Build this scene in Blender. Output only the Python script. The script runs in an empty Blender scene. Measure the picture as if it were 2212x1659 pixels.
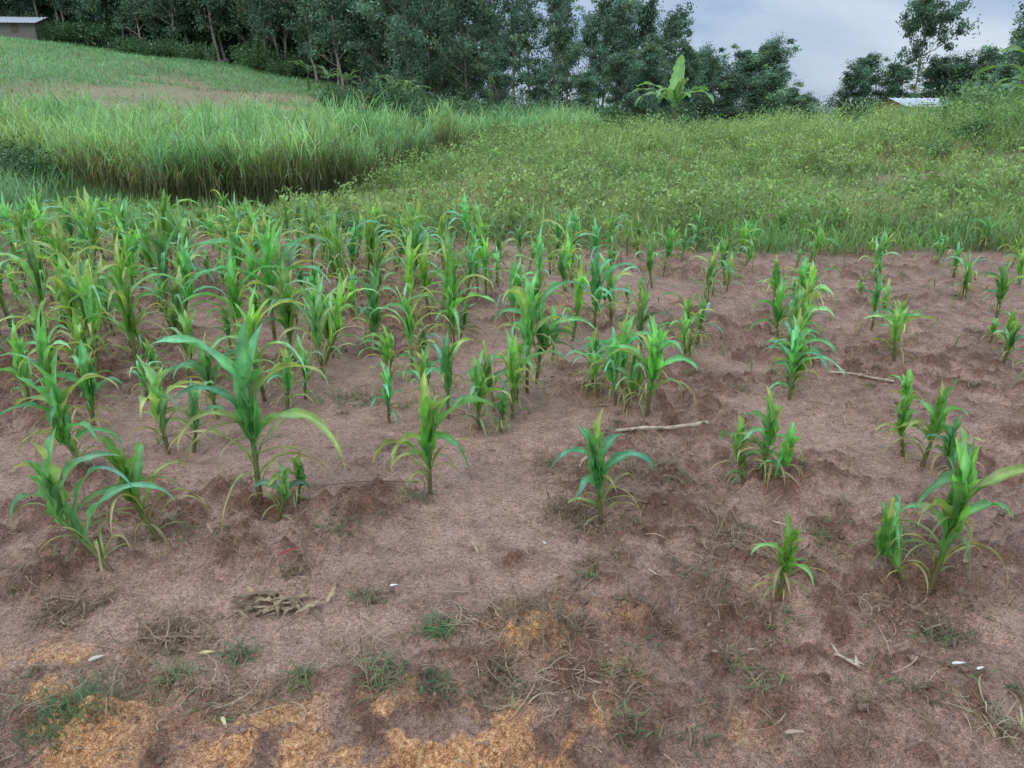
import bpy, math, numpy as np
from mathutils import Vector
R = np.random.RandomState
rad = math.radians
scene = bpy.context.scene
scene.view_settings.view_transform = 'Standard'
scene.view_settings.look = 'None'
scene.view_settings.exposure = 0

# ------------------------------------------------------------ noise
def _h(ix, iy, s):
    n = (ix.astype(np.int64)*374761393 + iy.astype(np.int64)*668265263 + s*1442695041) & 0x7fffffff
    n = ((n ^ (n >> 13))*1274126177) & 0x7fffffff
    n = n ^ (n >> 16)
    return (n & 0xffff)/65535.0
def vn(x, y, s=0):
    x = np.asarray(x, float); y = np.asarray(y, float)
    ix = np.floor(x); iy = np.floor(y)
    fx = x-ix; fy = y-iy
    fx = fx*fx*(3-2*fx); fy = fy*fy*(3-2*fy)
    a = _h(ix, iy, s); b = _h(ix+1, iy, s); c = _h(ix, iy+1, s); d = _h(ix+1, iy+1, s)
    return (a*(1-fx)+b*fx)*(1-fy)+(c*(1-fx)+d*fx)*fy
def fbm(x, y, s=0, o=4):
    t = 0; a = .5; n = 0
    x = np.asarray(x, float); y = np.asarray(y, float)
    for i in range(o):
        t = t+a*vn(x, y, s+i*17); n += a; a *= .5
        x, y = (x*1.6+y*1.2)+3.1, (y*1.6-x*1.2)+7.7
    return t/n
def ss(a, b, x):
    t = np.clip((np.asarray(x, float)-a)/(b-a), 0, 1); return t*t*(3-2*t)

# ------------------------------------------------------------ terrain
def back_edge(x):   # back limit of the bare maize field
    return np.interp(x, [-12, -7, -4, -2, 0, 3, 8, 14], [10.8, 11.0, 11.2, 10.5, 9.8, 9.3, 9.3, 9.2])
HX = ([-120, -60, -49, -42, -24, -13, -6, 0, 6, 20], [8.5, 8.0, 7.5, 6.9, 4.8, 3.1, 1.4, .2, -.3, -.6])
def macro(x, y):
    hx = np.interp(x, *HX)
    s = (y-20)/50.
    s = np.where(s < 0, 0, s); s = np.where(s > 1, 1+(s-1)*.25, s)
    s = np.minimum(s*ss(18, 30, y), 1.5)
    z = hx*s
    m = ss(9, 24, y)*(1-ss(27, 40, y))
    z = z+m*np.interp(x, [-4, -1, 4, 10, 18, 40], [0, .12, .45, .70, 1.2, 1.6])
    z = z-.55*ss(34, 48, y)*ss(2, 12, x)
    z = z-.15*ss(10.5, 13, y)*(1-ss(15, 20, y))*ss(-1, -4, x)
    z = z + (fbm(x*.12, y*.12, 5)-.5)*.5*ss(10, 25, y)
    return z
def soilmask(x, y):
    e = back_edge(x)+(fbm(x*1.3, y*1.3, 9)-.5)*1.4
    m = 1-ss(-.35, .35, y-e)
    m = m*ss(-14, -11.5, x)
    return m
def rough(x, y):
    r = fbm(x*1.1+3, y*1.5, 21, 4)
    r = ss(.42, .62, r)
    r = np.maximum(r, .75*ss(2.1, 1.7, y)+0*x)
    r = np.maximum(r, .55*ss(1.2, 2.4, x)*ss(2.5, 4, y))
    return r
MOUNDS = [(.36,2.2,.055,.05),(.05,2.07,.09,.035),(.17,2.02,.08,.04),(.34,1.86,.05,.03),(-1.2,1.69,.12,.04),
 (-.68,1.64,.1,.03),(-.35,1.8,.1,.03),(-1.0,1.85,.1,.03),(-.13,1.6,.12,.02),(.87,2.6,.14,.03),(.24,2.92,.12,.025),
 (1.3,1.72,.12,.03),(.85,1.95,.1,.03),(1.05,2.35,.12,.03),(-.55,2.25,.09,.02)]
def height(x, y):
    x = np.asarray(x, float); y = np.asarray(y, float)
    z = macro(x, y)
    near = 1-ss(14, 26, y)
    f = soilmask(x, y)*near*ss(-6, 0.3, y)
    rg = rough(x, y)
    z = z+f*(.07*(fbm(x*1.0, y*1.0, 31, 3)-.5))
    a = fbm(x*5.5, y*5.5, 41, 4)
    z = z+f*(.016+.09*rg)*(a-.45)
    fp = fbm(x*3.1, y*3.1, 43, 2)
    z = z-f*.05*ss(.58, .72, fp)*(.3+.7*rg)
    c = fbm(x*14, y*14, 51, 3)
    z = z+f*(rg*.13+.008)*np.maximum(0, c-.5)
    c2 = fbm(x*27, y*27, 53, 3)
    z = z+f*(rg*.07+.012)*(np.maximum(0, c2-.47))
    z = z+(1-f)*near*.10*(fbm(x*2, y*2, 61, 3)-.5)
    for (mx, my, mr, mh) in MOUNDS:
        d2 = ((x-mx)**2+(y-my)**2)/(mr*mr)
        z = z+mh*np.exp(-d2)*(.6+.8*vn(x*30, y*30, 77))
    return z

# ------------------------------------------------------------ mesh builder
class MB:
    def __init__(s): s.v=[]; s.f=[]; s.c=[]; s.m=[]; s.n=0
    def add(s, v, f, c, m=0):
        v = np.asarray(v, float).reshape(-1, 3); f = np.asarray(f, np.int64).reshape(-1, 4)
        c = np.broadcast_to(np.asarray(c, float), (len(v), 3))
        s.v.append(v); s.f.append(f+s.n); s.c.append(c); s.m.append(np.full(len(f), m, np.int32)); s.n += len(v)
    def mesh(s, name, mats, smooth=True):
        v = np.concatenate(s.v); f = np.concatenate(s.f); c = np.concatenate(s.c); m = np.concatenate(s.m)
        me = bpy.data.meshes.new(name)
        me.vertices.add(len(v)); me.vertices.foreach_set('co', v.astype(np.float32).ravel())
        me.loops.add(len(f)*4); me.loops.foreach_set('vertex_index', f.astype(np.int32).ravel())
        me.polygons.add(len(f))
        me.polygons.foreach_set('loop_start', np.arange(0, len(f)*4, 4, dtype=np.int32))
        me.polygons.foreach_set('loop_total', np.full(len(f), 4, np.int32))
        for mt in mats: me.materials.append(mt)
        me.polygons.foreach_set('material_index', m)
        me.polygons.foreach_set('use_smooth', np.full(len(f), smooth, bool))
        a = me.color_attributes.new('Col', 'FLOAT_COLOR', 'POINT')
        cc = np.ones((len(v), 4), np.float32); cc[:, :3] = c
        a.data.foreach_set('color', cc.ravel())
        me.update(calc_edges=True)
        return me
    def obj(s, name, mats, smooth=True, loc=(0,0,0)):
        o = bpy.data.objects.new(name, s.mesh(name, mats, smooth)); o.location = loc
        scene.collection.objects.link(o); return o

def ribbons(mb, base, az, e0, droop, L, W, c0, c1, segs=4, cols=1, prof='blade', p=1.4, tw=0, fold=0., rip=0., mid=0., rs=None, m=0, curl=0, ragged=0.):
    base = np.atleast_2d(np.asarray(base, float)); N = len(base)
    B = lambda a: np.broadcast_to(np.asarray(a, float), (N,)).astype(float)
    az, e0, droop, L, W, tw, curl, pp = map(B, (az, e0, droop, L, W, tw, curl, p))
    c0 = np.broadcast_to(np.asarray(c0, float), (N, 3)); c1 = np.broadcast_to(np.asarray(c1, float), (N, 3))
    s = np.linspace(0, 1, segs+1); sm = (s[1:]+s[:-1])/2
    em = e0[:, None]-droop[:, None]*sm[None]**pp[:, None]
    ev = e0[:, None]-droop[:, None]*s[None]**pp[:, None]
    azv = az[:, None]+curl[:, None]*s; azm = az[:, None]+curl[:, None]*sm
    ds = (L/segs)[:, None]
    cen = np.zeros((N, segs+1, 3))
    cen[:, 1:, 0] = np.cumsum(np.cos(em)*np.cos(azm)*ds, 1)
    cen[:, 1:, 1] = np.cumsum(np.cos(em)*np.sin(azm)*ds, 1)
    cen[:, 1:, 2] = np.cumsum(np.sin(em)*ds, 1)
    cen += base[:, None, :]
    side = np.stack([-np.sin(azv), np.cos(azv), 0*azv], -1)
    nor = np.stack([-np.sin(ev)*np.cos(azv), -np.sin(ev)*np.sin(azv), np.cos(ev)], -1)
    t = (tw[:, None]*s)[..., None]
    sd = side*np.cos(t)+nor*np.sin(t); nn = nor*np.cos(t)-side*np.sin(t)
    if prof == 'blade': w = np.minimum(1, .6+1.5*s)*(1-s**1.8)**.9
    elif prof == 'maize': w = np.minimum(1, .42+2.0*s)*(1-s**2.6)**.85
    elif prof == 'banana': w = ss(0.12, .3, s)*(1-s**5)**.6+.03
    elif prof == 'even': w = np.ones_like(s)
    elif prof == 'diamond': w = np.sin(np.pi*np.clip(s, 0.02, .98))
    w = w[None, :]*W[:, None]/2
    cs = np.linspace(-1, 1, cols+1)
    we = np.broadcast_to(w[:, :, None], (N, segs+1, cols+1)).copy()
    if ragged:
        g = 1-ragged*rs.rand(N, segs+1, 2)**2
        we[:, :, 0] *= g[:, :, 0]; we[:, :, -1] *= g[:, :, 1]
    V = cen[:, :, None, :]+sd[:, :, None, :]*(we*cs[None, None, :])[..., None]
    if fold: V = V+nn[:, :, None, :]*(fold*w[:, :, None]*np.abs(cs)[None, None, :])[..., None]
    if rip:
        ph = rs.uniform(0, 6.28, (N, 1, 1)); fr = rs.uniform(14, 26, (N, 1, 1))
        rr = rip*np.sin(fr*s[None, :, None]+ph+(cs[None, None, :] > 0)*1.7)*(cs[None, None, :]**2)*w[:, :, None]
        V = V+nn[:, :, None, :]*rr[..., None]
    C = c0[:, None, None, :]*(1-s)[None, :, None, None]+c1[:, None, None, :]*s[None, :, None, None]
    C = np.broadcast_to(C, V.shape).copy()
    if mid: C *= (1+mid*(1-np.abs(cs)*1.6).clip(0, 1))[None, None, :, None]
    nr = segs+1; nc = cols+1
    i = np.arange(segs)[:, None]*nc+np.arange(cols)[None, :]
    q = np.stack([i, i+1, i+1+nc, i+nc], -1).reshape(-1, 4)
    F = q[None]+(np.arange(N)*nr*nc)[:, None, None]
    mb.add(V.reshape(-1, 3), F.reshape(-1, 4), C.reshape(-1, 3), m)

def tube(mb, P, r, c, k=6, m=0):
    P = np.asarray(P, float); n = len(P); r = np.broadcast_to(r, (n,))
    T = np.gradient(P, axis=0); T /= np.linalg.norm(T, axis=1)[:, None]+1e-9
    ref = np.array([0, 0, 1.]) if abs(T[0, 2]) < .9 else np.array([1., 0, 0])
    U = np.cross(T, ref); U /= np.linalg.norm(U, axis=1)[:, None]; Wv = np.cross(T, U)
    a = np.arange(k)*2*np.pi/k
    V = P[:, None]+r[:, None, None]*(U[:, None]*np.cos(a)[None, :, None]+Wv[:, None]*np.sin(a)[None, :, None])
    F = []
    for i in range(n-1):
        for j in range(k):
            F.append([i*k+j, i*k+(j+1) % k, (i+1)*k+(j+1) % k, (i+1)*k+j])
    cc = np.asarray(c, float)
    if cc.ndim == 2: cc = np.repeat(cc, k, 0)
    mb.add(V.reshape(-1, 3), F, cc, m)

def leafcloud(mb, rs, cen, radv, n, size, col, m=0, droop=.5):
    N = len(cen)*n
    d = rs.normal(size=(len(cen), n, 3))*.5
    Pn = (cen[:, None, :]+d*np.asarray(radv).reshape(len(cen), 1, -1)).reshape(-1, 3)
    a = rs.normal(size=(N, 3)); a[:, 2] -= droop; a /= np.linalg.norm(a, axis=1)[:, None]
    b = rs.normal(size=(N, 3)); b = np.cross(a, b); b /= np.linalg.norm(b, axis=1)[:, None]
    sz = size*rs.uniform(.6, 1.4, (N, 1))
    V = np.stack([Pn-a*sz, Pn+b*sz*.45, Pn+a*sz, Pn-b*sz*.45], 1)
    F = np.arange(N*4).reshape(-1, 4)
    cc = np.repeat(np.asarray(col, float).reshape(len(cen), 1, 3), n, 1).reshape(-1, 3)*rs.uniform(.7, 1.35, (N, 1))
    mb.add(V.reshape(-1, 3), F, np.repeat(cc, 4, 0), m)

# ------------------------------------------------------------ materials
def N(nt, t, **k):
    n = nt.nodes.new(t)
    for a, b in k.items(): setattr(n, a, b)
    return n
def leafmat(name, rough=.5, trans=.3, tint=(1,1,1), nscale=12, objvar=0., spec=.4):
    m = bpy.data.materials.new(name); m.use_nodes = True; nt = m.node_tree; nt.nodes.clear()
    L = nt.links.new
    at = N(nt, 'ShaderNodeAttribute', attribute_name='Col')
    tc = N(nt, 'ShaderNodeTexCoord'); no = N(nt, 'ShaderNodeTexNoise'); no.inputs['Scale'].default_value = nscale; no.inputs['Detail'].default_value = 3
    L(tc.outputs['Object'], no.inputs['Vector'])
    mr = N(nt, 'ShaderNodeMapRange'); mr.inputs[1].default_value=.3; mr.inputs[2].default_value=.7; mr.inputs[3].default_value = .72; mr.inputs[4].default_value = 1.28
    L(no.outputs[0], mr.inputs[0])
    mx = N(nt, 'ShaderNodeVectorMath', operation='SCALE'); L(at.outputs['Color'], mx.inputs[0]); L(mr.outputs[0], mx.inputs['Scale'])
    tn = N(nt, 'ShaderNodeVectorMath', operation='MULTIPLY'); L(mx.outputs[0], tn.inputs[0]); tn.inputs[1].default_value = tint
    out = tn.outputs[0]
    if objvar:
        oi = N(nt, 'ShaderNodeObjectInfo'); m2 = N(nt, 'ShaderNodeMapRange'); m2.inputs[3].default_value = 1-objvar; m2.inputs[4].default_value = 1+objvar
        L(oi.outputs['Random'], m2.inputs[0]); s2 = N(nt, 'ShaderNodeVectorMath', operation='SCALE'); L(out, s2.inputs[0]); L(m2.outputs[0], s2.inputs['Scale']); out = s2.outputs[0]
    pb = N(nt, 'ShaderNodeBsdfPrincipled'); pb.inputs['Roughness'].default_value = rough; pb.inputs['Specular IOR Level'].default_value = spec
    L(out, pb.inputs['Base Color'])
    o = N(nt, 'ShaderNodeOutputMaterial')
    if trans:
        tr = N(nt, 'ShaderNodeBsdfTranslucent'); ts = N(nt, 'ShaderNodeVectorMath', operation='MULTIPLY'); ts.inputs[1].default_value = (1.6, 1.5, .8)
        L(out, ts.inputs[0]); L(ts.outputs[0], tr.inputs['Color'])
        ms = N(nt, 'ShaderNodeMixShader'); ms.inputs[0].default_value = trans
        L(pb.outputs[0], ms.inputs[1]); L(tr.outputs[0], ms.inputs[2]); L(ms.outputs[0], o.inputs[0])
    else: L(pb.outputs[0], o.inputs[0])
    return m
M_maize = leafmat('maize_leaf', .42, .38, nscale=18, spec=.5)
M_grass = leafmat('grass_blade', .5, .4, nscale=1.2)
M_weed = leafmat('weed_leaf', .55, .35, nscale=1.5)
M_tree = leafmat('tree_leaf', .55, .25, nscale=.5, objvar=.22)
M_bark = leafmat('bark', .85, 0, nscale=8, spec=.2)
M_dry = leafmat('dry_litter', .8, .1, nscale=40, spec=.2)
M_clod = leafmat('soil_clod', .95, 0, nscale=60, spec=.15)
M_ban = leafmat('banana_leaf', .4, .4, nscale=3)

def groundmat():
    m = bpy.data.materials.new('ground_soil'); m.use_nodes = True; nt = m.node_tree; nt.nodes.clear(); L = nt.links.new
    o = N(nt, 'ShaderNodeOutputMaterial'); pb = N(nt, 'ShaderNodeBsdfPrincipled'); L(pb.outputs[0], o.inputs[0])
    tc = N(nt, 'ShaderNodeTexCoord'); at = N(nt, 'ShaderNodeAttribute', attribute_name='Col'); sp = N(nt, 'ShaderNodeSeparateColor'); L(at.outputs['Color'], sp.inputs[0])
    def noise(sc, det=4, r=.6):
        n = N(nt, 'ShaderNodeTexNoise'); n.inputs['Scale'].default_value = sc; n.inputs['Detail'].default_value = det; n.inputs['Roughness'].default_value = r
        L(tc.outputs['Object'], n.inputs['Vector']); return n.outputs[0]
    def ramp(src, stops):
        r = N(nt, 'ShaderNodeValToRGB'); e = r.color_ramp.elements
        e[0].position, e[0].color = stops[0][0], (*stops[0][1], 1); e[1].position, e[1].color = stops[-1][0], (*stops[-1][1], 1)
        for p, c in stops[1:-1]:
            x = e.new(p); x.color = (*c, 1)
        L(src, r.inputs[0]); return r.outputs[0]
    def mix(f, a, b, bt='MIX'):
        x = N(nt, 'ShaderNodeMix', data_type='RGBA', blend_type=bt)
        if isinstance(f, float): x.inputs[0].default_value = f
        else: L(f, x.inputs[0])
        for k, v in ((6, a), (7, b)):
            if isinstance(v, tuple): x.inputs[k].default_value = (*v, 1)
            else: L(v, x.inputs[k])
        return x.outputs[2]
    n1 = noise(1.3, 5); n2 = noise(9, 6, .7); n3 = noise(70, 4, .7); n4 = noise(230, 2, .8)
    soil = ramp(n2, [(.3, (.205, .130, .094)), (.5, (.330, .218, .165)), (.72, (.41, .285, .222))])
    big = ramp(n1, [(.35, (.80, .77, .76)), (.65, (1.12, 1.07, 1.05))])
    soil = mix(1., soil, big, 'MULTIPLY')
    gr = ramp(n3, [(.35, (.60, .58, .57)), (.5, (1, 1, 1)), (.68, (1.35, 1.28, 1.2))])
    soil = mix(1., soil, gr, 'MULTIPLY')
    gr2 = ramp(n4, [(.38, (.62, .62, .62)), (.5, (1, 1, 1)), (.64, (1.6, 1.5, 1.35))])
    soil = mix(1., soil, gr2, 'MULTIPLY')
    dark = mix(1., soil, (.52, .44, .39), 'MULTIPLY')
    soil = mix(sp.outputs[2], soil, dark)
    org = mix(1., ramp(n3, [(.35, (.22, .09, .035)), (.5, (.47, .23, .095)), (.66, (.70, .45, .23))]), gr2, 'MULTIPLY')
    soil = mix(sp.outputs[1], soil, org)
    gn = ramp(noise(.35, 6, .65), [(.3, (.17, .145, .075)), (.5, (.13, .18, .065)), (.7, (.18, .24, .08))])
    g2 = ramp(n2, [(.3, (.7, .7, .7)), (.7, (1.25, 1.25, 1.2))])
    gn = mix(1., gn, g2, 'MULTIPLY')
    col = mix(sp.outputs[0], soil, gn)
    L(col, pb.inputs['Base Color'])
    rr = ramp(n1, [(.35, (.6, .6, .6)), (.6, (.92, .92, .92))]); L(rr, pb.inputs['Roughness']); pb.inputs['Specular IOR Level'].default_value = .25
    b1 = N(nt, 'ShaderNodeBump'); b1.inputs['Strength'].default_value = .8; b1.inputs['Distance'].default_value = .016; L(n3, b1.inputs['Height'])
    b2 = N(nt, 'ShaderNodeBump'); b2.inputs['Strength'].default_value = .7; b2.inputs['Distance'].default_value = .005; L(n4, b2.inputs['Height']); L(b1.outputs[0], b2.inputs['Normal'])
    b3 = N(nt, 'ShaderNodeBump'); b3.inputs['Strength'].default_value = .7; b3.inputs['Distance'].default_value = .04; L(n2, b3.inputs['Height']); L(b2.outputs[0], b3.inputs['Normal'])
    L(b3.outputs[0], pb.inputs['Normal'])
    return m
M_ground = groundmat()

# ------------------------------------------------------------ ground sheet
def grow(a, d, g, lim):
    o = []; x = a
    while x < lim: d *= g; x += d; o.append(x)
    return o
xr = list(np.arange(0, 3.0, .013)); xr += grow(xr[-1], .013, 1.04, 700)
xs = np.array([-v for v in xr[:0:-1]]+xr)
ys = list(np.arange(1.1, 4.6, .012)); ys += grow(ys[-1], .012, 1.022, 900)
yb = grow(0, .03, 1.25, 60); ys = np.array([1.1-v for v in yb[::-1]]+ys)
X, Y = np.meshgrid(xs, ys)
Z = height(X, Y)
nx, ny = len(xs), len(ys)
i = (np.arange(ny-1)[:, None]*nx+np.arange(nx-1)[None, :])
Fq = np.stack([i, i+1, i+1+nx, i+nx], -1).reshape(-1, 4)
sm = soilmask(X, Y)*(1-ss(14, 26, Y))
def fallow(x, y):
    a = ss(.42, .60, fbm(x*.16+4, y*.3, 91, 5))*ss(33, 38, y)*(1-ss(56, 64, y))*ss(-30, -22, x)*(1-ss(-5, -3, x))
    b = ss(.46, .62, fbm(x*.5, y*.7, 92, 4))*ss(10.8, 12.5, y)*(1-ss(17, 21, y))*ss(1.5, 4.5, x)*.95
    return np.maximum(a, b)
green = 1-sm
green = green*(1-(.85-.4*ss(25, 33, Y))*fallow(X, Y))
org = np.zeros_like(X)
for (mx, my, mr, k) in [(-1.4,1.80,.20,.9),(-1.2,1.62,.2,.8),(-.66,1.62,.15,.85),(-.13,1.58,.17,1.),(.12,1.57,.15,.9),(.36,2.2,.07,1.),(.05,2.08,.11,1.),(.34,1.86,.06,.7),(-.37,1.62,.11,.8),(.6,1.7,.08,.4)]:
    org = np.maximum(org, k*np.exp(-((X-mx)**2+(Y-my)**2)/(mr*mr))*ss(.38, .62, fbm(X*11, Y*11, 33, 5))*2.0)
org = np.clip(org, 0, .9)
rg = rough(X, Y); cl = fbm(X*5.5, Y*5.5, 41, 4); cl2 = fbm(X*14, Y*14, 51, 3)
wet = np.clip(rg*(.08+.5*ss(.42, .62, cl)+.8*ss(.5, .66, cl2)), 0, 1)*sm*(1-.8*org)
g = MB(); g.add(np.stack([X, Y, Z], -1).reshape(-1, 3), Fq, np.stack([green, org, wet], -1).reshape(-1, 3))
g.obj('ground', [M_ground])

def onz(x, y, dz=0): return np.stack([x, y, height(x, y)+dz], -1)

# ------------------------------------------------------------ maize
def maize(mb, rs, x, y, h, lean=(0, 0), cols=2, segs=8, lv=9, dry=.25, wid=.062, px=0., py=0.):
    z0 = float(height(np.array([x]), np.array([y]))[0])-.01
    st = h*rs.uniform(.38, .48)
    k = 6; s = np.linspace(0, 1, k)
    P = np.stack([x-px+lean[0]*h*s**1.2*.5, y-py+lean[1]*h*s**1.2*.5, z0+st*s], -1)
    rr = np.interp(s, [0, 1], [.011, .008])*(.6+h*.7)
    cb = np.array([.22, .14, .08]); ct = np.array([.16, .28, .07])
    tube(mb, P, rr, cb*(1-s[:, None])+ct*s[:, None], 6)
    lv = int(lv)
    f = np.linspace(0.12, 1, lv)
    bp = np.stack([np.interp(f, s, P[:, j]) for j in range(3)], -1)
    a0 = rs.uniform(0, 6.28)
    az = a0+np.arange(lv)*np.pi+rs.normal(0, .65, lv)
    e0 = np.radians(np.interp(f, [0, .5, .8, 1], [68, 79, 85, 88])+rs.normal(0, 4, lv))
    dr = np.radians(np.interp(f, [0, .5, .8, 1], [160, 176, 165, 20])*rs.uniform(.82, 1.06, lv))
    pw = rs.uniform(1.0, 2.5, lv)
    L = h*np.interp(f, [0, .35, .75, 1], [.38, .66, .85, .60])*rs.uniform(.7, 1.15, lv)
    L[-1] = (h-st)*1.04; L[-2] = (h-st)*rs.uniform(.8, 1.02); dr[-2] *= .4
    W = wid*(h/.55)**.5*np.interp(f, [0, .3, .8, 1], [.28, .46, .76, 1.15])*rs.uniform(.7, 1.15, lv)
    gcol = np.array([.12, .31, .062])*rs.uniform(.8, 1.2)*np.array([rs.uniform(.8, 1.3), 1, rs.uniform(.9, 1.9)])
    c0 = gcol[None]*rs.uniform(.65, 1.3, (lv, 1))
    c0[f > .8] *= np.array([1.3, 1.2, 1.0])
    c1 = c0*np.array([1.2, 1.1, 2.2])  # paler, bluer towards the tip: leaf sheen put into the colour
    for j in range(lv):
        if f[j] < .5 and rs.rand() < dry*1.7:
            c1[j] = [.36, .29, .15]; c0[j] = c0[j]*.5+np.array([.13, .12, .03]); W[j] *= .55; dr[j] *= 1.05
        elif rs.rand() < .28: c1[j] = [.34, .37, .13]
    tw = rs.normal(0, .9, lv)*(f < .95)
    ribbons(mb, bp, az, e0, dr, L, W, c0, c1, segs=segs, cols=cols, prof='maize', p=pw, tw=tw, fold=.7 if cols > 2 else .5, rip=.5 if cols > 2 else .3, mid=.5, rs=rs, curl=rs.normal(0, .5, lv), ragged=.5)
    nw = 4
    ribbons(mb, bp[-1:].repeat(nw, 0)-np.array([0, 0, st*.15]), rs.uniform(0, 6.28, nw), np.radians(rs.uniform(83, 89, nw)), np.radians(rs.uniform(6, 50, nw)), (h-st)*rs.uniform(.6, 1.05, nw), W[-1]*rs.uniform(.7, 1.0, nw),
            c0[-1]*1.05, c0[-1]*np.array([1.2, 1.1, 1.3]), segs=segs, cols=cols, prof='maize', p=2., fold=1.0, rip=.3, mid=.5, rs=rs)
    nd = rs.randint(4, 9)
    ribbons(mb, P[rs.randint(1, 6, nd)], rs.uniform(0, 6.28, nd), np.radians(rs.uniform(30, 75, nd)), np.radians(rs.uniform(110, 165, nd)), h*rs.uniform(.3, .55, nd), rs.uniform(.007, .017, nd), [.20, .23, .09], np.where((rs.rand(nd) < .55)[:, None], [.36, .29, .15], [.20, .28, .11]), segs=7, cols=cols, prof='maize', p=.8, fold=.8, rs=rs, curl=rs.normal(0, .8, nd))

heroes = [(-1.46,2.43,.56,-.65,.1),(-1.367,2.62,.5,-.35,0),(-1.066,2.92,.80,0,0),(-.358,3.035,.56,0,0),(.376,2.87,.52,-.1,0),
 (1.12,3.15,.44,.1,0),(1.07,3.2,.36,-.2,.1),(.933,2.31,.34,.1,0),(1.475,2.33,.62,.12,0),(1.93,3.3,.46,.15,0),(-1.69,3.47,.54,-.05,0),(-2.05,3.31,.58,-.1,0),
 (-2.74,4.1,.5,0,0),(-1.62,3.95,.5,-.1,0),(-1.28,4.1,.42,.1,0),(-.675,3.93,.38,0,0),(-.173,3.77,.44,0,0),(-.06,3.75,.27,.1,0),(.03,4.2,.44,0,0),
 (.09,4.33,.78,0,0),(.59,4.1,.46,-.1,0),(.74,3.95,.58,.1,0),(.48,4.35,.4,0,0),(1.61,4.2,.5,0,0),(1.70,4.5,.42,0,0),(1.88,4.95,.52,0,0),(2.1,5.4,.48,0,0),(2.31,5.9,.52,0,0),(1.78,4.7,.45,.1,0),(2.0,5.15,.5,0,0),(2.2,5.65,.45,0,0),
 (2.15,3.955,.3,0,0),(2.57,4.95,.44,-.1,0),(2.75,5.3,.4,0,0),(-1.72,5.39,1.0,0,0),(-1.45,4.85,.68,0,0),(-2.35,4.6,.72,0,0),(-2.9,4.95,.74,0,0),(-.95,5.2,.62,0,0),
 (-.75,4.5,.4,0,0),(-.42,5.2,.62,0,0),(.62,5.6,.66,0,0),(.9,5.2,.5,0,0),(-2.2,3.75,.5,.1,0),(-.98,2.86,.3,.3,0),(3.15,4.42,.36,0,0),(4.0,6.2,.5,0,0),(.28,5.0,.4,0,0),(-.5,4.05,.42,.1,0),(2.0,3.15,.34,-.3,0),
 (-.93,2.97,.28,.2,0),(1.17,3.1,.3,.3,0),(-1.95,3.2,.4,-.4,0),(1.42,2.38,.36,-.6,0),(-1.6,3.55,.4,.2,0),(-.1,4.05,.42,-.2,0),(.62,4.02,.4,.3,0),(.5,4.2,.34,-.2,0),(1.65,4.3,.4,.2,0),(-1.55,4.05,.46,.3,0),(-2.5,4.25,.55,.1,0),(1.9,3.42,.36,-.2,0),(-1.5,5.5,.6,.2,0),
 (-.35,3.95,.5,0,0),(.0,3.95,.5,.05,0),(.65,4.3,.5,0,0),(.15,4.5,.6,.1,0)]
rs = R(11)
for q, (x, y, h, lx, ly) in enumerate(heroes):
    b = MB(); maize(b, R(240+q), x, y, h, (lx, ly), cols=4, segs=16, lv=rs.randint(11, 14) if h > .38 else 8, dry=.5, wid=.068, px=x, py=y)
    o = b.obj('maize_plant', [M_maize], loc=(x, y, 0))
crop = MB(); hp = np.array([(a[0], a[1]) for a in heroes]); nfill = 0
rs = R(5)
for k in range(-17, 8):
    x0 = .38+.73*k
    y = 3.6
    while y < 12:
        x = x0+.42*(y-3)+rs.normal(0, .07+.06*(k < -1))
        y += (.21 if x < -1 else .24 if x < 1.4 else .30)*rs.uniform(.6, 1.6)
        yy = y+rs.normal(0, .05)
        if abs(x) > yy*.68+.8: continue
        if yy > back_edge(x)-.1: continue
        if k >= -2 and yy < 4.6: continue
        if yy < 4.0 and x > -2.2: continue
        if k >= 3 and yy > 4.9 and rs.rand() < .25: continue
        if float(vn(np.array([x*1.3]), np.array([yy*1.1]), 88)[0]) < .2: continue
        if np.min(np.hypot(hp[:, 0]-x, hp[:, 1]-yy)) < .16: continue
        if x > 4 and rs.rand() < .3: continue
        base = np.interp(x, [-8, -3, -.5, 1, 2.5, 6], [.80, .78, .64, .50, .44, .38])*(1-.38*ss(7, 10.5, yy)*ss(0, -2, x))
        h = base*rs.choice([rs.uniform(.4, .8), rs.uniform(.8, 1.25)], p=[.35, .65])
        if k == 1 and rs.rand() < .4: h *= .6
        maize(crop, rs, x, yy, h, (rs.normal(0, .15), rs.normal(0, .1)), cols=2, segs=9, lv=11, dry=.4, wid=.056); nfill += 1
        if rs.rand() < .3: maize(crop, rs, x+rs.normal(0, .07), yy+rs.normal(0, .05), h*rs.uniform(.4, .8), (rs.normal(0, .3), rs.normal(0, .1)), cols=2, segs=8, lv=7, dry=.4, wid=.045)
print('filler maize', nfill)
crop.obj('maize_crop_rows', [M_maize])

# ------------------------------------------------------------ soil litter, weeds, clods
rs = R(21)
lit = MB()
n = 3200
x = rs.uniform(-4.5, 4.5, n); y = 1.3+8*rs.rand(n)**1.7
keep = (np.abs(x) < y*.7+.5) & (rs.rand(n) < .12+.88*rough(x, y)); x, y = x[keep], y[keep]; n = len(x)
tan = np.array([.32, .23, .145])*rs.uniform(.3, 1.15, (n, 1))
ribbons(lit, onz(x, y, .006), rs.uniform(0, 6.28, n), rs.normal(.15, .25, n), rs.normal(.3, .4, n), rs.gamma(2.2, .03, n).clip(.02, .25), rs.uniform(.0015, .005, n), tan, tan*.8, segs=5, prof='even', curl=rs.normal(0, 1.4, n), rs=rs, m=0)
n = 170
x = rs.uniform(-3.5, 3.5, n); y = 1.4+5*rs.rand(n)**1.3
tan = np.array([.34, .25, .17])*rs.uniform(.3, 1.05, (n, 1))
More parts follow.
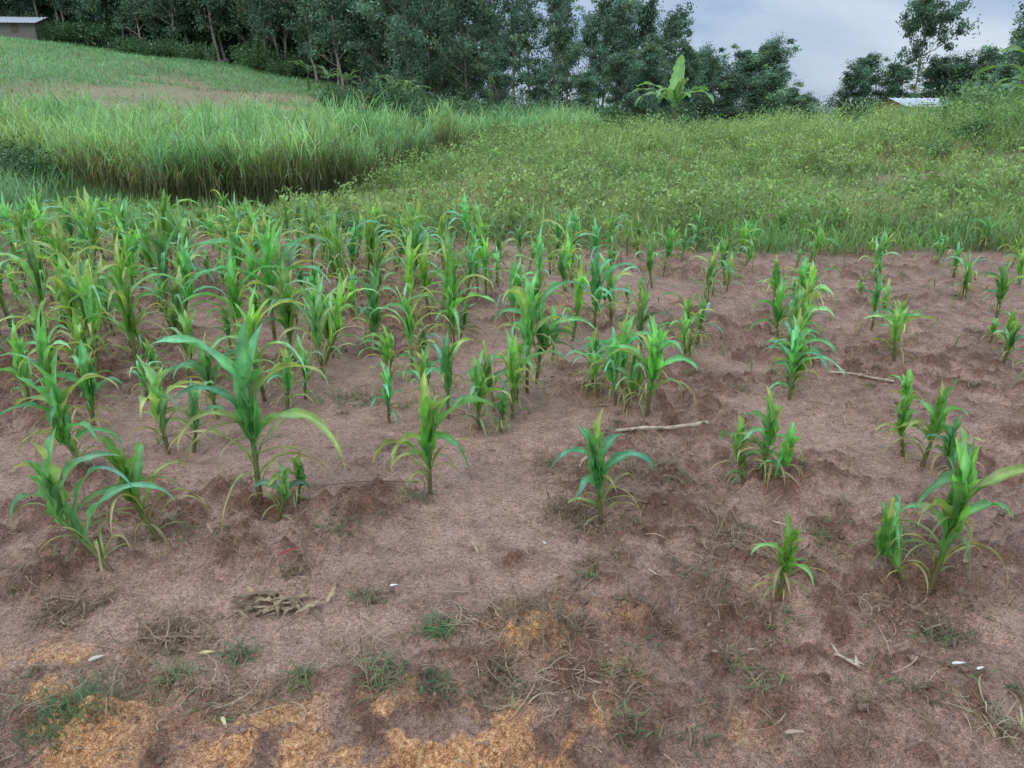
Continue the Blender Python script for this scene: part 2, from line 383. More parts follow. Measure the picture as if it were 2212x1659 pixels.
ribbons(lit, onz(x, y, .012), rs.uniform(0, 6.28, n), rs.normal(.1, .15, n), rs.normal(.3, .3, n), rs.uniform(.03, .13, n), rs.uniform(.006, .016, n), tan, tan, segs=5, cols=2, fold=.6, curl=rs.normal(0, .5, n), rs=rs)
for (mx, my, mr, nn_) in [(-1.1,2.08,.2,170),(-1.25,1.85,.16,120),(-.8,1.78,.16,120),(-.1,2.1,.16,120),(.1,1.8,.2,130),(-.45,1.95,.15,80),(.9,2.5,.2,150),(1.3,2.2,.18,110),(.3,2.85,.16,110),(.6,3.3,.25,120),(-1.5,2.2,.15,100)]:
    x = rs.normal(mx, mr*.5, nn_); y = rs.normal(my, mr*.35, nn_); tan = np.array([.33, .24, .15])*rs.uniform(.3, 1.2, (nn_, 1))
    ribbons(lit, onz(x, y, .008), rs.uniform(0, 6.28, nn_), rs.normal(.25, .3, nn_), rs.normal(.5, .5, nn_), rs.gamma(2.5, .03, nn_).clip(.02, .22), rs.uniform(.0015, .0045, nn_), tan, tan*.8, segs=6, prof='even', curl=rs.normal(0, 1.6, nn_), rs=rs)
lit.obj('straw_litter', [M_dry])
hb = MB(); n = 40
x = rs.normal(-.80, .07, n); y = rs.normal(2.24, .025, n)
tan = np.array([.34, .25, .15])*rs.uniform(.45, 1.15, (n, 1))
ribbons(hb, onz(x, y, .012), rs.choice([0, np.pi], n)+rs.normal(.15, .6, n), rs.uniform(.1, .6, n), rs.uniform(.5, 1.2, n), rs.uniform(.05, .13, n), rs.uniform(.01, .028, n), tan, tan*.7, segs=7, cols=2, fold=.5, rip=.4, curl=rs.normal(0, .6, n), rs=rs)
hb.obj('dry_maize_husks', [M_dry])
def stalk(p0, p1, r, c, name, seed=3):
    rs = R(seed)
    b = MB(); s = np.linspace(0, 1, 14); p0 = np.array(p0); p1 = np.array(p1)
    XY = p0+(p1-p0)*s[:, None]; XY[:, 1] += .012*np.sin(s*5)
    z = height(XY[:, 0], XY[:, 1])
    zl = np.polyval(np.polyfit(s, z, 1), s); z = np.convolve(np.pad(np.maximum(z, zl), 3, 'edge'), np.ones(7)/7, 'valid')+r+.008
    rr = r*(1+.25*(np.arange(14) % 4 == 0))*np.interp(s, [0, 1], [.65, 1])
    tube(b, np.c_[XY, z], rr, np.array(c)*rs.uniform(.8, 1.1, (14, 1)), 8)
    P = np.c_[XY, z][[3, 7, 11]]
    ribbons(b, P, rs.uniform(0, 6, 3), .3, .6, rs.uniform(.05, .1, 3), .012, np.array(c)*.8, np.array(c)*.6, segs=5, cols=2, fold=.5, rs=rs)
    b.obj(name, [M_dry])
stalk((.53, 3.64), (1.02, 3.74), .012, (.44, .35, .25), 'dry_maize_stalk')
stalk((2.0, 4.62), (2.35, 4.5), .008, (.40, .32, .22), 'dry_maize_stalk', 4)
stalk((-.85, 3.06), (-.42, 3.12), .005, (.22, .15, .1), 'dry_maize_stalk', 5)
stalk((-1.25, 2.04), (-.95, 2.1), .004, (.28, .2, .13), 'dry_maize_stalk', 6)
stalk((1.04, 2.06), (1.09, 1.99), .005, (.5, .42, .3), 'dry_maize_stalk', 7)
sc = MB()
def scrap(x, y, l, w, a, c):
    ribbons(sc, onz(np.array([x]), np.array([y]), .015), a, .1, .25, l, w, c, c, segs=4, cols=2, fold=.3, prof='blade', rs=rs)
for t in [(1.34,1.93,.045,.014,.1,(.6,.58,.52)),(1.42,1.93,.03,.012,.4,(.6,.58,.52)),(-.43,2.33,.03,.012,.2,(.6,.56,.5)),(-.8,1.70,.06,.012,-1,(.5,.43,.25)),
          (1.05,2.75,.09,.010,-.7,(.5,.38,.28)),(.13,2.62,.025,.010,2,(.55,.5,.45)),(-1.3,1.95,.05,.022,.6,(.45,.38,.3)),(-.98,2.0,.05,.018,.2,(.5,.38,.18)),(.5,2.45,.07,.008,-1,(.45,.33,.24))]: scrap(*t)
sc.obj('maize_husk_scraps', [M_dry])
rd = MB(); ribbons(rd, onz(np.array([-.86, -.85]), np.array([2.47, 2.475]), .02), np.array([.6, .75]), .15, .3, .09, .01, (.28, .03, .03), (.24, .03, .03), segs=5, cols=2, fold=.4, rs=rs)
rd.obj('red_plastic_scrap', [M_dry])
ub = []
for a in range(6):
    for b_ in range(8):
        th = np.pi*a/5; ph = 2*np.pi*b_/8
        ub.append((math.sin(th)*math.cos(ph), math.sin(th)*math.sin(ph), math.cos(th)))
ub = np.array(ub); uf = np.array([[a*8+b_, a*8+(b_+1) % 8, (a+1)*8+(b_+1) % 8, (a+1)*8+b_] for a in range(5) for b_ in range(8)])
cb = MB(); n = 12000
x = rs.uniform(-5, 5, n); y = 1.25+8*rs.rand(n)**1.5
keep = (np.abs(x) < y*.7+.5) & (rs.rand(n) < 1.1*rough(x, y)*ss(.44, .56, fbm(x*5.5, y*5.5, 41, 4))); x, y = x[keep], y[keep]; n = len(x)
sz = rs.gamma(2, .0024, n).clip(.0015, .011)
V = ub[None]*rs.uniform(.6, 1.35, (n, 48, 1)); V[:, :8] = V[:, :1]; V[:, 40:] = V[:, 40:41]
V = V*sz[:, None, None]*np.stack([rs.uniform(.8, 1.6, n), rs.uniform(.8, 1.6, n), rs.uniform(.5, .9, n)], -1)[:, None, :]+onz(x, y, .0)[:, None, :]
cc = np.array([.21, .135, .10])*rs.uniform(.6, 1.3, (n, 1))
cb.add(V.reshape(-1, 3), (uf[None]+(np.arange(n)*48)[:, None, None]).reshape(-1, 4), np.repeat(cc, 48, 0))
cb.obj('soil_clods', [M_clod], smooth=True)
tf = MB()
def tuft(x, y, r, n, col, dead=.3, L=.08, w=.0035):
    n = int(n*.8)
    px = x+rs.normal(0, r*.4, n); py = y+rs.normal(0, r*.4, n)
    c = np.array(col)*rs.uniform(.6, 1.3, (n, 1)); dd = rs.rand(n) < dead
    c[dd] = np.array([.26, .18, .11])*rs.uniform(.4, 1.2, (dd.sum(), 1))
    ribbons(tf, onz(px, py, .002), rs.uniform(0, 6.28, n), rs.uniform(.0, 1.1, n), rs.uniform(.3, 1.6, n), L*rs.uniform(.4, 1.3, n), w*rs.uniform(.7, 1.7, n), c, c*1.1, segs=4, curl=rs.normal(0, .8, n), rs=rs)
GR = (.125, .18, .065); BR = (.20, .155, .08)
for (x, y, r, n, c, d) in [(-.23,2.06,.06,110,(.10,.21,.07),.05),(.71,3.2,.1,120,GR,.4),(1.24,2.69,.1,150,GR,.3),(1.42,2.13,.1,150,GR,.4),(-1.215,1.7,.13,380,(.09,.15,.055),.1),
    (-.37,1.79,.09,150,GR,.4),(-.22,1.79,.07,120,(.08,.14,.055),.3),(-.86,2.0,.06,100,(.09,.15,.065),.2),(-1.0,1.85,.1,200,GR,.5),(-.62,1.85,.06,100,GR,.3),(.24,2.9,.13,350,BR,.6),(-1.0,4.3,.2,220,GR,.4),
    (-.84,4.25,.2,220,GR,.4),(.87,2.65,.17,350,BR,.5),(1.0,2.45,.14,260,BR,.6),(1.33,1.67,.1,180,(.36,.31,.18),.3),(.17,2.02,.1,220,(.10,.085,.05),.7),(.05,2.15,.12,160,BR,.7),(-.5,2.25,.08,120,GR,.6),(-.68,2.75,.12,110,GR,.4),
    (.35,1.85,.08,110,BR,.6),(-.05,1.85,.1,130,BR,.6),(-1.1,2.1,.16,240,BR,.8),(.6,3.2,.15,160,BR,.6),(.18,3.35,.15,200,BR,.5),(1.2,3.6,.2,250,BR,.5),(-1.75,2.9,.2,180,GR,.5),(-1.5,2.2,.12,180,BR,.6),(-.4,3.0,.1,100,GR,.5),(1.5,2.6,.15,160,GR,.5)]:
    tuft(x, y, r, n, c, d)
for q in range(600):
    y = 1.6+7.6*rs.rand()**1.2; x = rs.uniform(-1, 1)*(y*.68+.3)
    if float(rough(np.array([x]), np.array([y]))[0]) < rs.rand()*.8: continue
    tuft(x, y, rs.uniform(.04, .16), rs.randint(20, 70), GR if rs.rand() < .4 else BR, rs.uniform(.4, .85), L=.06, w=.004)
n = 9000
x = rs.uniform(-10, 6, n); y = rs.uniform(4.5, 11.4, n)
k = (y < back_edge(x)+.2) & (rs.rand(n) < np.interp(x, [-6, -2, 2], [.95, .5, .2])*ss(4.5, 8, y)) ; x, y = x[k], y[k]; n = len(x)
c = np.array([.12, .21, .06])*rs.uniform(.6, 1.3, (n, 1))
ribbons(tf, onz(x, y), rs.uniform(0, 6.28, n), rs.uniform(.7, 1.4, n), rs.uniform(.3, 1.6, n), rs.uniform(.1, .25, n), rs.uniform(.006, .016, n), c, c*1.2, segs=4, rs=rs)
tf.obj('weed_tufts', [M_weed])

# ------------------------------------------------------------ weedy meadow on the right rise
wd = MB(); rs = R(31)
def left_limit(y): return np.interp(y, [9, 11, 13, 15, 20, 25, 30], [-1.2, -2.6, -4.2, -3.4, -2.4, -1.4, 0])
def inmeadow(x, y): return (y > back_edge(x)-.25) & (x > left_limit(y)) & (y < 33) & (x < y*.68+3)
n = 150000
x = rs.uniform(-6, 24, n); y = 9+22*rs.rand(n)**1.25
k = inmeadow(x, y) & (rs.rand(n) > .85*fallow(x, y)); x, y = x[k], y[k]; n = len(x)
pt = fbm(x*.35, y*.6, 71, 4)
hue = ss(.35, .65, fbm(x*.7, y*.9, 72, 3))[:, None]
c = (np.array([.27, .38, .12])*hue+np.array([.17, .28, .09])*(1-hue))*rs.uniform(.6, 1.4, (n, 1))
br = rs.rand(n) < .16+.4*ss(.46, .60, pt); c[br] = np.array([.38, .30, .18])*rs.uniform(.6, 1.2, (br.sum(), 1))
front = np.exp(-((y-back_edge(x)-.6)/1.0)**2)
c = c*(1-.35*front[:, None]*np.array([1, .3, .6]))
hgt = rs.uniform(.12, .36, n)*(.5+1.1*pt)*(1+.5*front)*(.6+.8*vn(x*1.2, y*1.2, 75))
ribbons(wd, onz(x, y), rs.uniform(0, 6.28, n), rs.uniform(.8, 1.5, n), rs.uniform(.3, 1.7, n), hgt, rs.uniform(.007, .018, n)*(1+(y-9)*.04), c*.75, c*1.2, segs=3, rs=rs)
n = 9500
x = rs.uniform(-5, 24, n); y = 9.8+21*rs.rand(n)**1.2
k = inmeadow(x, y) & (rs.rand(n) > .75*fallow(x, y)) & (rs.rand(n) < .25+1.0*ss(.4, .6, fbm(x*.35, y*.35, 73, 4))); x, y = x[k], y[k]; n = len(x)
hh = rs.uniform(.25, .78, n)*(.8+.5*ss(16, 24, y))*(.55+.9*fbm(x*.5, y*.5, 74, 3))
ribbons(wd, onz(x, y), rs.uniform(0, 6.28, n), rs.uniform(1.2, 1.55, n), .2, hh, .009, (.24, .20, .11), (.22, .29, .11), segs=3, prof='even', rs=rs)
cen = onz(x, y); C = []
for q in (.3, .55, .78, .98): C.append(cen+np.array([0, 0, 1])*(hh*q)[:, None])
C = np.concatenate(C); H3 = np.tile(hh, 4)
tone = np.tile(vn(x*.6, y*.6, 4), 4)[:, None]
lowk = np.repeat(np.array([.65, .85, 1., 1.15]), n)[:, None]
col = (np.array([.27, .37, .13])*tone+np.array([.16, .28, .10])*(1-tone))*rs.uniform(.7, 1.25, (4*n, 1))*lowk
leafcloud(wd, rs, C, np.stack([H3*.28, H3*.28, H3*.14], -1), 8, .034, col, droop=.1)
wd.obj('weedy_meadow', [M_weed])

# low grass between field and elephant grass, left bank
gl = MB(); rs = R(37)
n = 90000
x = rs.uniform(-34, 1, n); y = 10+25*rs.rand(n)**1.2
k = (x < left_limit(y)+.3) & (np.abs(x) < y*.7+3) & (y > back_edge(x)-.5); x, y = x[k], y[k]; n = len(x)
c = np.where((fbm(x*.3, y*.3, 81, 3) > .5)[:, None], [.18, .29, .09], [.12, .24, .09])*rs.uniform(.6, 1.3, (n, 1))
yl = (rs.rand(n) < .5) & (np.hypot((x+4.6)/1.2, (y-12.7)/.9) < 1); c[yl] = np.array([.26, .38, .07])*rs.uniform(.7, 1.2, (yl.sum(), 1))
ribbons(gl, onz(x, y), rs.uniform(0, 6.28, n), rs.uniform(.8, 1.5, n), rs.uniform(.3, 1.5, n), rs.uniform(.12, .38, n), rs.uniform(.012, .025, n), c*.8, c*1.2, segs=3, rs=rs)
n = 9000
x = rs.uniform(-17, -8.0, n); y = rs.uniform(12.5, 20, n); k = rs.rand(n) < ss(-8.2, -9.6, x+(y-14)*.25); x, y = x[k], y[k]; n = len(x)
c = np.array([.17, .31, .14])*rs.uniform(.6, 1.4, (n, 1))
ribbons(gl, onz(x, y), rs.uniform(0, 6.28, n), rs.uniform(1.0, 1.5, n), rs.uniform(.4, 1.6, n), rs.uniform(.4, .95, n), rs.uniform(.012, .022, n), c*.7, c*1.2, segs=4, rs=rs)
gl.obj('bank_grass', [M_grass])

# ------------------------------------------------------------ elephant grass
def inpoly(x, y, P):
    r = np.zeros(len(x), bool); j = len(P)-1
    for i in range(len(P)):
        xi, yi = P[i]; xj, yj = P[j]
        c = ((yi > y) != (yj > y)) & (x < (xj-xi)*(y-yi)/(yj-yi+1e-9)+xi); r ^= c; j = i
    return r
EP = [(-10.4,18.2),(-7.6,15.8),(-5.6,14.7),(-3.9,15.0),(-2.9,16.8),(-2.9,22),(-2.4,24.5),(-5,28),(-9,28.5),(-15.5,28.5),(-17,27),(-13.5,21)]
EP2 = [(-2.6,26.5),(.8,25.5),(3.4,29),(3,33),(-2.6,33)]
def cane(name, P, n, seed, hs=1.):
    rs = R(seed); b = MB()
    xs_ = [p[0] for p in P]; ys_ = [p[1] for p in P]
    x = rs.uniform(min(xs_)-.5, max(xs_)+.5, n*2); y = rs.uniform(min(ys_)-.5, max(ys_)+.5, n*2)
    jx = x+(vn(x*1.5, y*1.5, 5)-.5)*.9; jy = y+(vn(x*1.5, y*1.5, 6)-.5)*.9
    k = inpoly(jx, jy, P) & (vn(x*1.1, y*1.1, 8) > .12); x, y = x[k], y[k]; n = len(x)
    hh = hs*(.5+1.1*fbm(x*.8, y*.8, 15, 3))*rs.uniform(.8, 1.15, n)
    c = np.array([.26, .24, .13])*rs.uniform(.5, 1.2, (n, 1))
    az = rs.uniform(0, 6.28, n)
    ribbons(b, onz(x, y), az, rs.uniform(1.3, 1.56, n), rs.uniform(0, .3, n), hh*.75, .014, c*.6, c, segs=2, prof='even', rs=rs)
    for q in range(6):
        f = rs.uniform(.25, .9, n)
        base = onz(x, y); base[:, 2] += hh*f*.92; base[:, :2] += rs.normal(0, .04, (n, 2))
        tone = fbm(x*.5, y*.5, 18, 3)[:, None]; tone = ss(.35, .65, tone)
        g = (np.array([.30, .46, .19])*tone+np.array([.20, .40, .18])*(1-tone))*rs.uniform(.55, 1.4, (n, 1))
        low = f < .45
        g[low] = g[low]*np.array([.85, .65, .65])*.65  # low leaves browner, and darkened to paint shade into the foot
        d = rs.rand(n) < .06+.3*low; g[d] = np.array([.36, .30, .18])*rs.uniform(.4, 1.1, (d.sum(), 1))
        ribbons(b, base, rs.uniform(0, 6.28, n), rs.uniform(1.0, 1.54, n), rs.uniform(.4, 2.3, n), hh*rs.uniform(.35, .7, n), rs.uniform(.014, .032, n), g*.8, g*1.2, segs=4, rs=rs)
    b.obj(name, [M_grass])
cane('elephant_grass', EP, 8000, 41, 1.14)
cane('elephant_grass', EP2, 1500, 42, 1.0)

# ------------------------------------------------------------ crops on the hill
hc = MB(); rs = R(44)
n = 70000
x = rs.uniform(-62, 4, n); y = rs.uniform(29, 84, n)
row = np.round((y+.25*x)/1.0)*1.0-.25*x; y = row+rs.normal(0, .2, n)
fl = fallow(x, y)
k = (np.abs(x) < y*.68+3) & (rs.rand(n) > .8*fl) & (x < np.interp(y, [33, 45, 60, 84], [-5, -6, -9, -14]) ); x, y, fl = x[k], y[k], fl[k]; n = len(x)
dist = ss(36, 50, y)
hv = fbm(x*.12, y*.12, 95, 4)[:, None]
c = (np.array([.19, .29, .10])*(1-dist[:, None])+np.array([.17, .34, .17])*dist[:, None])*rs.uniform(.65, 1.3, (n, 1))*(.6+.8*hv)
dd = rs.rand(n) < fl; c[dd] = np.array([.30, .24, .13])*rs.uniform(.6, 1.2, (dd.sum(), 1))
ribbons(hc, onz(x, y), rs.uniform(0, 6.28, n), rs.uniform(.8, 1.5, n), rs.uniform(.4, 1.6, n), rs.uniform(.2, .55, n)*(.5+.5*dist)*(1-.5*fl), rs.uniform(.03, .07, n), c*.8, c*1.2, segs=3, rs=rs)
hc.obj('hillside_crop', [M_grass])

# ------------------------------------------------------------ trees
def tree_mesh(seed, kind='euc'):
    rs = R(seed); b = MB(); H = 10.
    bark = np.array([.27, .23, .19])*rs.uniform(.75, 1.2)
    s = np.linspace(0, 1, 9); bx, by = rs.normal(0, .4, 2)
    T = np.stack([bx*np.sin(s*2.5)+rs.normal(0, .05, 9), by*np.sin(s*2.1)+rs.normal(0, .05, 9), H*.93*s-.3], -1)
    T[:, :2] -= T[0, :2]
    tube(b, T, np.interp(s, [0, .15, 1], [.12, .085, .018]), bark, 7, m=1)
    C = []; Rr = []
    nl = {'euc': 26, 'sparse': 22, 'dense': 36, 'tall': 18}[kind]
    lo = {'euc': .22, 'sparse': .30, 'dense': .04, 'tall': .5}[kind]
    wd_ = {'euc': .95, 'sparse': .75, 'dense': 1.2, 'tall': 1.2}[kind]
    for i in range(nl):
        f = lo+(.98-lo)*(i+rs.rand())/nl
        p = np.array([np.interp(f*.93, s*.93, T[:, j]) for j in range(3)])
        a = i*2.4+rs.normal(0, .5); el = rs.uniform(.35, 1.05)
        shape = math.sin(math.pi*min(1, (f-lo)/(1-lo)*.68+.28))
        ln = wd_*rs.uniform(.6, 2.4)*(.3+.8*shape)
        d = np.array([math.cos(a)*math.cos(el), math.sin(a)*math.cos(el), math.sin(el)])
        u = np.linspace(0, 1, 5)[:, None]
        P = p+d*ln*u+np.array([0, 0, .25])*u**2*ln
        tube(b, P, np.linspace(.04, .01, 5), bark, 4, m=1)
        for q in range(4):
            t = rs.uniform(.45, 1.05); c = p+(P[-1]-p)*t+rs.normal(0, .28, 3); C.append(c); Rr.append(rs.uniform(.28, .68)*(1.0 if kind != 'sparse' else .8))
            P2 = np.stack([p+(P[-1]-p)*t*.6, (p+(P[-1]-p)*t*.6+c)/2+rs.normal(0, .05, 3), c]); tube(b, P2, [.02, .012, .005], bark, 3, m=1)
    for q in range(3): C.append(T[-1]+rs.normal(0, .25, 3)); Rr.append(.4)
    C = np.array(C); Rr = np.array(Rr)
    col = np.array([.092, .168, .115])*rs.uniform(.45, 1.6, (len(C), 1))
    col[rs.rand(len(C)) < .25] *= np.array([1.5, 1.3, 1.0])
    leafcloud(b, rs, C, np.stack([Rr, Rr, Rr*.8], -1), {'euc': 80, 'sparse': 48, 'dense': 110, 'tall': 110}[kind], .10, col, m=0, droop=.7)
    return b.mesh('tree_%s_%d' % (kind, seed), [M_tree, M_bark], smooth=False)
TM = {'euc': [tree_mesh(200+i, 'euc') for i in range(4)], 'sparse': [tree_mesh(210+i, 'sparse') for i in range(3)], 'dense': [tree_mesh(220+i, 'dense') for i in range(3)], 'tall': [tree_mesh(230, 'tall')]}
rs = R(51)
def put(kind, x, y, h, w=1., name='eucalyptus_tree'):
    o = bpy.data.objects.new(name, TM[kind][rs.randint(len(TM[kind]))]); scene.collection.objects.link(o)
    s = h/10.; o.scale = (s*w*rs.uniform(.9, 1.1), s*w*rs.uniform(.9, 1.1), s); o.rotation_euler = (0, 0, rs.uniform(0, 6.28))
    o.location = (x, y, float(height(np.array([x]), np.array([y]))[0])-.1)
for q in range(34):
    x = -60+q*1.45+rs.normal(0, .5); y0 = np.interp(x, [-60, -40, -24, -14], [86, 82, 76, 68])
    put(['euc', 'dense', 'euc', 'sparse'][rs.randint(4)], x, y0+rs.uniform(0, 4), rs.uniform(10, 15), 1.0)
for q in range(44):
    x = -70+q*1.42+rs.normal(0, .5); y0 = np.interp(x, [-60, -40, -24, -14], [92, 88, 82, 74])
    put(['dense', 'euc', 'dense'][rs.randint(3)], x, y0+rs.uniform(0, 6), rs.uniform(12, 17), 1.3)
for q in range(34):
    x = -74+q*1.9+rs.normal(0, .8); put('dense', x, np.interp(x, [-60, -14], [104, 86])+rs.uniform(0, 4), rs.uniform(8, 16), 1.9)
for (x, y, h, k, w) in [(-13,64,11.5,'euc',1.1),(-11,66,11,'dense',1.2),(-9,61,10.5,'dense',1.2),(-7.5,66,11,'euc',1.2),(-6.6,52,10.6,'euc',.9),(-5.2,60,10.2,'dense',1.1),(-3.2,57,10.4,'euc',1.0),(-1.6,62,11.4,'sparse',1.1),(0.2,59,10.8,'sparse',1.0),(-10,72,12,'dense',1.5),(-5,72,11,'dense',1.4),(-1.5,72,9,'dense',1.2),
     (1.4,63,11.4,'sparse',1.0),(2.9,58,10.2,'sparse',1.0),(4.2,61,10.6,'sparse',1.0),(5.3,56,8.4,'euc',.9),(6.4,60,10.8,'sparse',1.0),(7.6,58,9.8,'sparse',1.0),(8.7,61,10.6,'sparse',1.0),(9.9,60,10.4,'euc',.9),(10.8,58,9.2,'sparse',1.0),(11.8,60,9.6,'sparse',1.0),(12.7,60,6.8,'dense',.9),(7,52,5.6,'dense',1.2),(8.8,53,6.2,'dense',1.0),(10.2,54,4.8,'dense',1.2),(3.4,66,7.5,'euc',1.2),(9,68,7.5,'euc',1.1),(1.5,54,4.5,'dense',1.2),(4.6,52,4.2,'dense',1.2),(-.8,54,5.5,'dense',1.0)]:
    put(k, x, y, h, w)
for (x, y, h, k, w) in [(14.2,66,7.0,'euc',1.3),(15.8,70,7.8,'dense',1.2),(17.6,72,7.2,'euc',1.4),(19.6,72,8.0,'dense',1.4),(21.6,71,8.6,'dense',1.3),(22.9,72,6.4,'euc',1.5),(20.6,68,6.2,'dense',1.5),(17,66,5.6,'dense',1.5),(25.6,80,5.1,'dense',1.7),(28,82,5.1,'dense',1.8),(30,84,4.4,'dense',1.8),
     (25.6,60,6.4,'dense',1.3),(27.4,60,6.2,'dense',1.3),(29.1,60,10.6,'tall',1.0),(24.4,60,5.6,'euc',1.4),(31.2,61,6.4,'dense',1.4),(32.6,60,6.4,'dense',1.5),(34.5,60,7.2,'euc',1.5),(27.8,45,8.0,'sparse',1.2),(29.3,47,8.6,'sparse',1.3),(26.6,44,5.0,'euc',1.2),(37,60,7.8,'dense',1.5)]:
    put(k, x, y, h, w)
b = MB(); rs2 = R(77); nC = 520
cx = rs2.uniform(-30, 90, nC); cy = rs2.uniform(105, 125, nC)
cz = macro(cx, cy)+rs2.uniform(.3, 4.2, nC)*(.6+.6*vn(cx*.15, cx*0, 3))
leafcloud(b, rs2, np.stack([cx, cy, cz], -1), np.stack([np.full(nC, 1.6), np.full(nC, 1.6), np.full(nC, 1.0)], -1), 60, .22, np.array([.13, .19, .17])*rs2.uniform(.7, 1.3, (nC, 1)), droop=.3)  # bluish grey leaf colour carries the distance haze
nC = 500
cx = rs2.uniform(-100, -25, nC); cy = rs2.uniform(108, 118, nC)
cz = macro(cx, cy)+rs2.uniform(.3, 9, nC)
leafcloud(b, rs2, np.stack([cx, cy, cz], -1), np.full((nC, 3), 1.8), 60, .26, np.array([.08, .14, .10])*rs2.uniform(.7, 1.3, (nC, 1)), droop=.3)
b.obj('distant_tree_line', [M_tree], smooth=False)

def shrub_mesh(seed, col):
    rs = R(seed); b = MB(); nC = 26
    for q in range(7):
        a = rs.uniform(0, 6.28); P = np.array([[0, 0, -.1], [.25*math.cos(a), .25*math.sin(a), .4], [.5*math.cos(a), .5*math.sin(a), .85]]); tube(b, P, [.03, .02, .008], (.13, .1, .07), 4, m=1)
    C = rs.normal(0, 1, (nC, 3)); C /= np.linalg.norm(C, axis=1)[:, None]; C *= rs.uniform(.5, 1, (nC, 1)); C = C*np.array([.8, .8, .45])+np.array([0, 0, .6])
    leafcloud(b, rs, C, np.full((nC, 3), .38), 60, .06, np.array(col)*rs.uniform(.6, 1.4, (nC, 1)), droop=.2)
    return b.mesh('shrub', [M_tree, M_bark], smooth=False)
SM = [shrub_mesh(301, (.06, .13, .05)), shrub_mesh(302, (.09, .18, .07)), shrub_mesh(303, (.15, .26, .10))]
def shrub(x, y, s, k=0, name='shrub'):
    o = bpy.data.objects.new(name, SM[k]); scene.collection.objects.link(o); o.scale = (s*rs.uniform(.9, 1.3), s, s*rs.uniform(.8, 1.1)); o.rotation_euler = (0, 0, rs.uniform(0, 6))
    o.location = (x, y, float(height(np.array([x]), np.array([y]))[0]))
for q in range(34):
    f = q/33; shrub(-10.5+f*19+rs.normal(0, .5), np.interp(f, [0, .4, 1], [49, 43, 42])+rs.normal(0, 1.2), rs.uniform(1.1, 1.8), [0, 0, 1][rs.randint(3)])
for q in range(46):
    x = rs.uniform(-58, -12); shrub(x, np.interp(x, [-60, -24, -14], [83, 75, 66])+rs.uniform(-1, 4), rs.uniform(.9, 2.0), rs.randint(2))
for q in range(14): shrub(rs.uniform(9, 30), rs.uniform(38, 46), rs.uniform(.8, 1.2), rs.randint(1, 3))
for (x, y, s, k) in [(-10.8,17.6,.7,0),(-11.8,19.0,.8,1),(14.5,22,.9,2),(15.6,23,1.1,2),(13.2,24,.9,2),(16.8,24,1.2,1),(12,21,.5,1),(17.5,26,1.5,2),(14.8,26,1.2,2),(18.5,25,1.4,2),(9.5,18,.4,2)]: shrub(x, y, s, k)
rb = MB(); rs = R(61); n = 6500
x = rs.uniform(8, 21, n); y = rs.uniform(19, 29, n); k = rs.rand(n) < ss(11, 15, x)*.9+.05; x, y = x[k], y[k]; n = len(x)
c = np.array([.15, .28, .11])*rs.uniform(.6, 1.4, (n, 1))
ribbons(rb, onz(x, y), rs.uniform(0, 6.28, n), rs.uniform(1.1, 1.55, n), rs.uniform(.3, 1.6, n), rs.uniform(.6, 1.35, n), rs.uniform(.02, .045, n), c*.75, c*1.25, segs=5, rs=rs)
n = 3600; gx = rs.uniform(0, 14, 80); gy = rs.uniform(19, 27, 80); gi = rs.randint(0, 80, n)
x = gx[gi]+rs.normal(0, .18, n); y = gy[gi]+rs.normal(0, .18, n); c = np.array([.26, .38, .14])*rs.uniform(.6, 1.3, (n, 1))
ribbons(rb, onz(x, y), rs.uniform(0, 6.28, n), rs.uniform(1.1, 1.55, n), rs.uniform(.4, 1.8, n), rs.uniform(.5, 1.1, n), rs.uniform(.015, .03, n), c*.75, c*1.25, segs=5, rs=rs)
rb.obj('tall_weeds', [M_grass])

# ------------------------------------------------------------ banana plants
def banana(x, y, h, seed, nl=8, up=True, col=(.17, .30, .13)):
    rs = R(seed); b = MB()
    s = np.linspace(0, 1, 6); st = h*.45
    tube(b, np.stack([.05*s, 0*s, st*s-.1], -1), np.interp(s, [0, 1], [.11, .05])*(h/2.6), np.array([[.16, .18, .08]])*np.ones((6, 1)), 8)
    az = np.arange(nl)*2.4+rs.normal(0, .3, nl); e0 = np.radians(rs.uniform(45, 72, nl)); dr = np.radians(rs.uniform(70, 130, nl)); L = h*rs.uniform(.5, .72, nl)
    W = h*.12*rs.uniform(.8, 1.1, nl)
    if up: az[0] = -1.2; e0[0] = np.radians(86); dr[0] = np.radians(12); L[0] = h*.58; W[0] = h*.21
    for i in range(nl):
        big = up and i == 0
        c = np.array(col)*rs.uniform(.7, 1.2)*(1.5 if big else 1)
        ribbons(b, [(0.05, 0, st-.05)], az[i], e0[i], dr[i], L[i], .03, c*1.2, c*1.3, segs=12, prof='even', rs=rs, p=1.5)
        ribbons(b, [(0.05, 0, st-.05)], az[i], e0[i], dr[i], L[i], W[i], c, c, segs=26, cols=4, prof='banana', fold=.12 if big else .25, rip=.06 if big else .22, mid=.4, rs=rs, p=1.5, tw=.15 if big else rs.normal(0, .3), ragged=.25 if big else .9)
    b.obj('banana_plant', [M_ban], loc=(x, y, float(height(np.array([x]), np.array([y]))[0])))
banana(5.1, 26, 2.75, 3, 11)
banana(11.9, 18.5, 2.4, 4, 8, False, (.16, .28, .13))
banana(12.2, 19.0, 2.9, 9, 8, True, (.18, .30, .11))
for t in [(-7.6,54,3.4,5),(-6.4,50,3.0,15),(-12,60,2.6,6),(-13.8,62,2.4,7),(-15.5,63,2.6,10),(17.8,30,1.8,8)]: banana(t[0], t[1], t[2], t[3], 8, False, (.18, .30, .16))

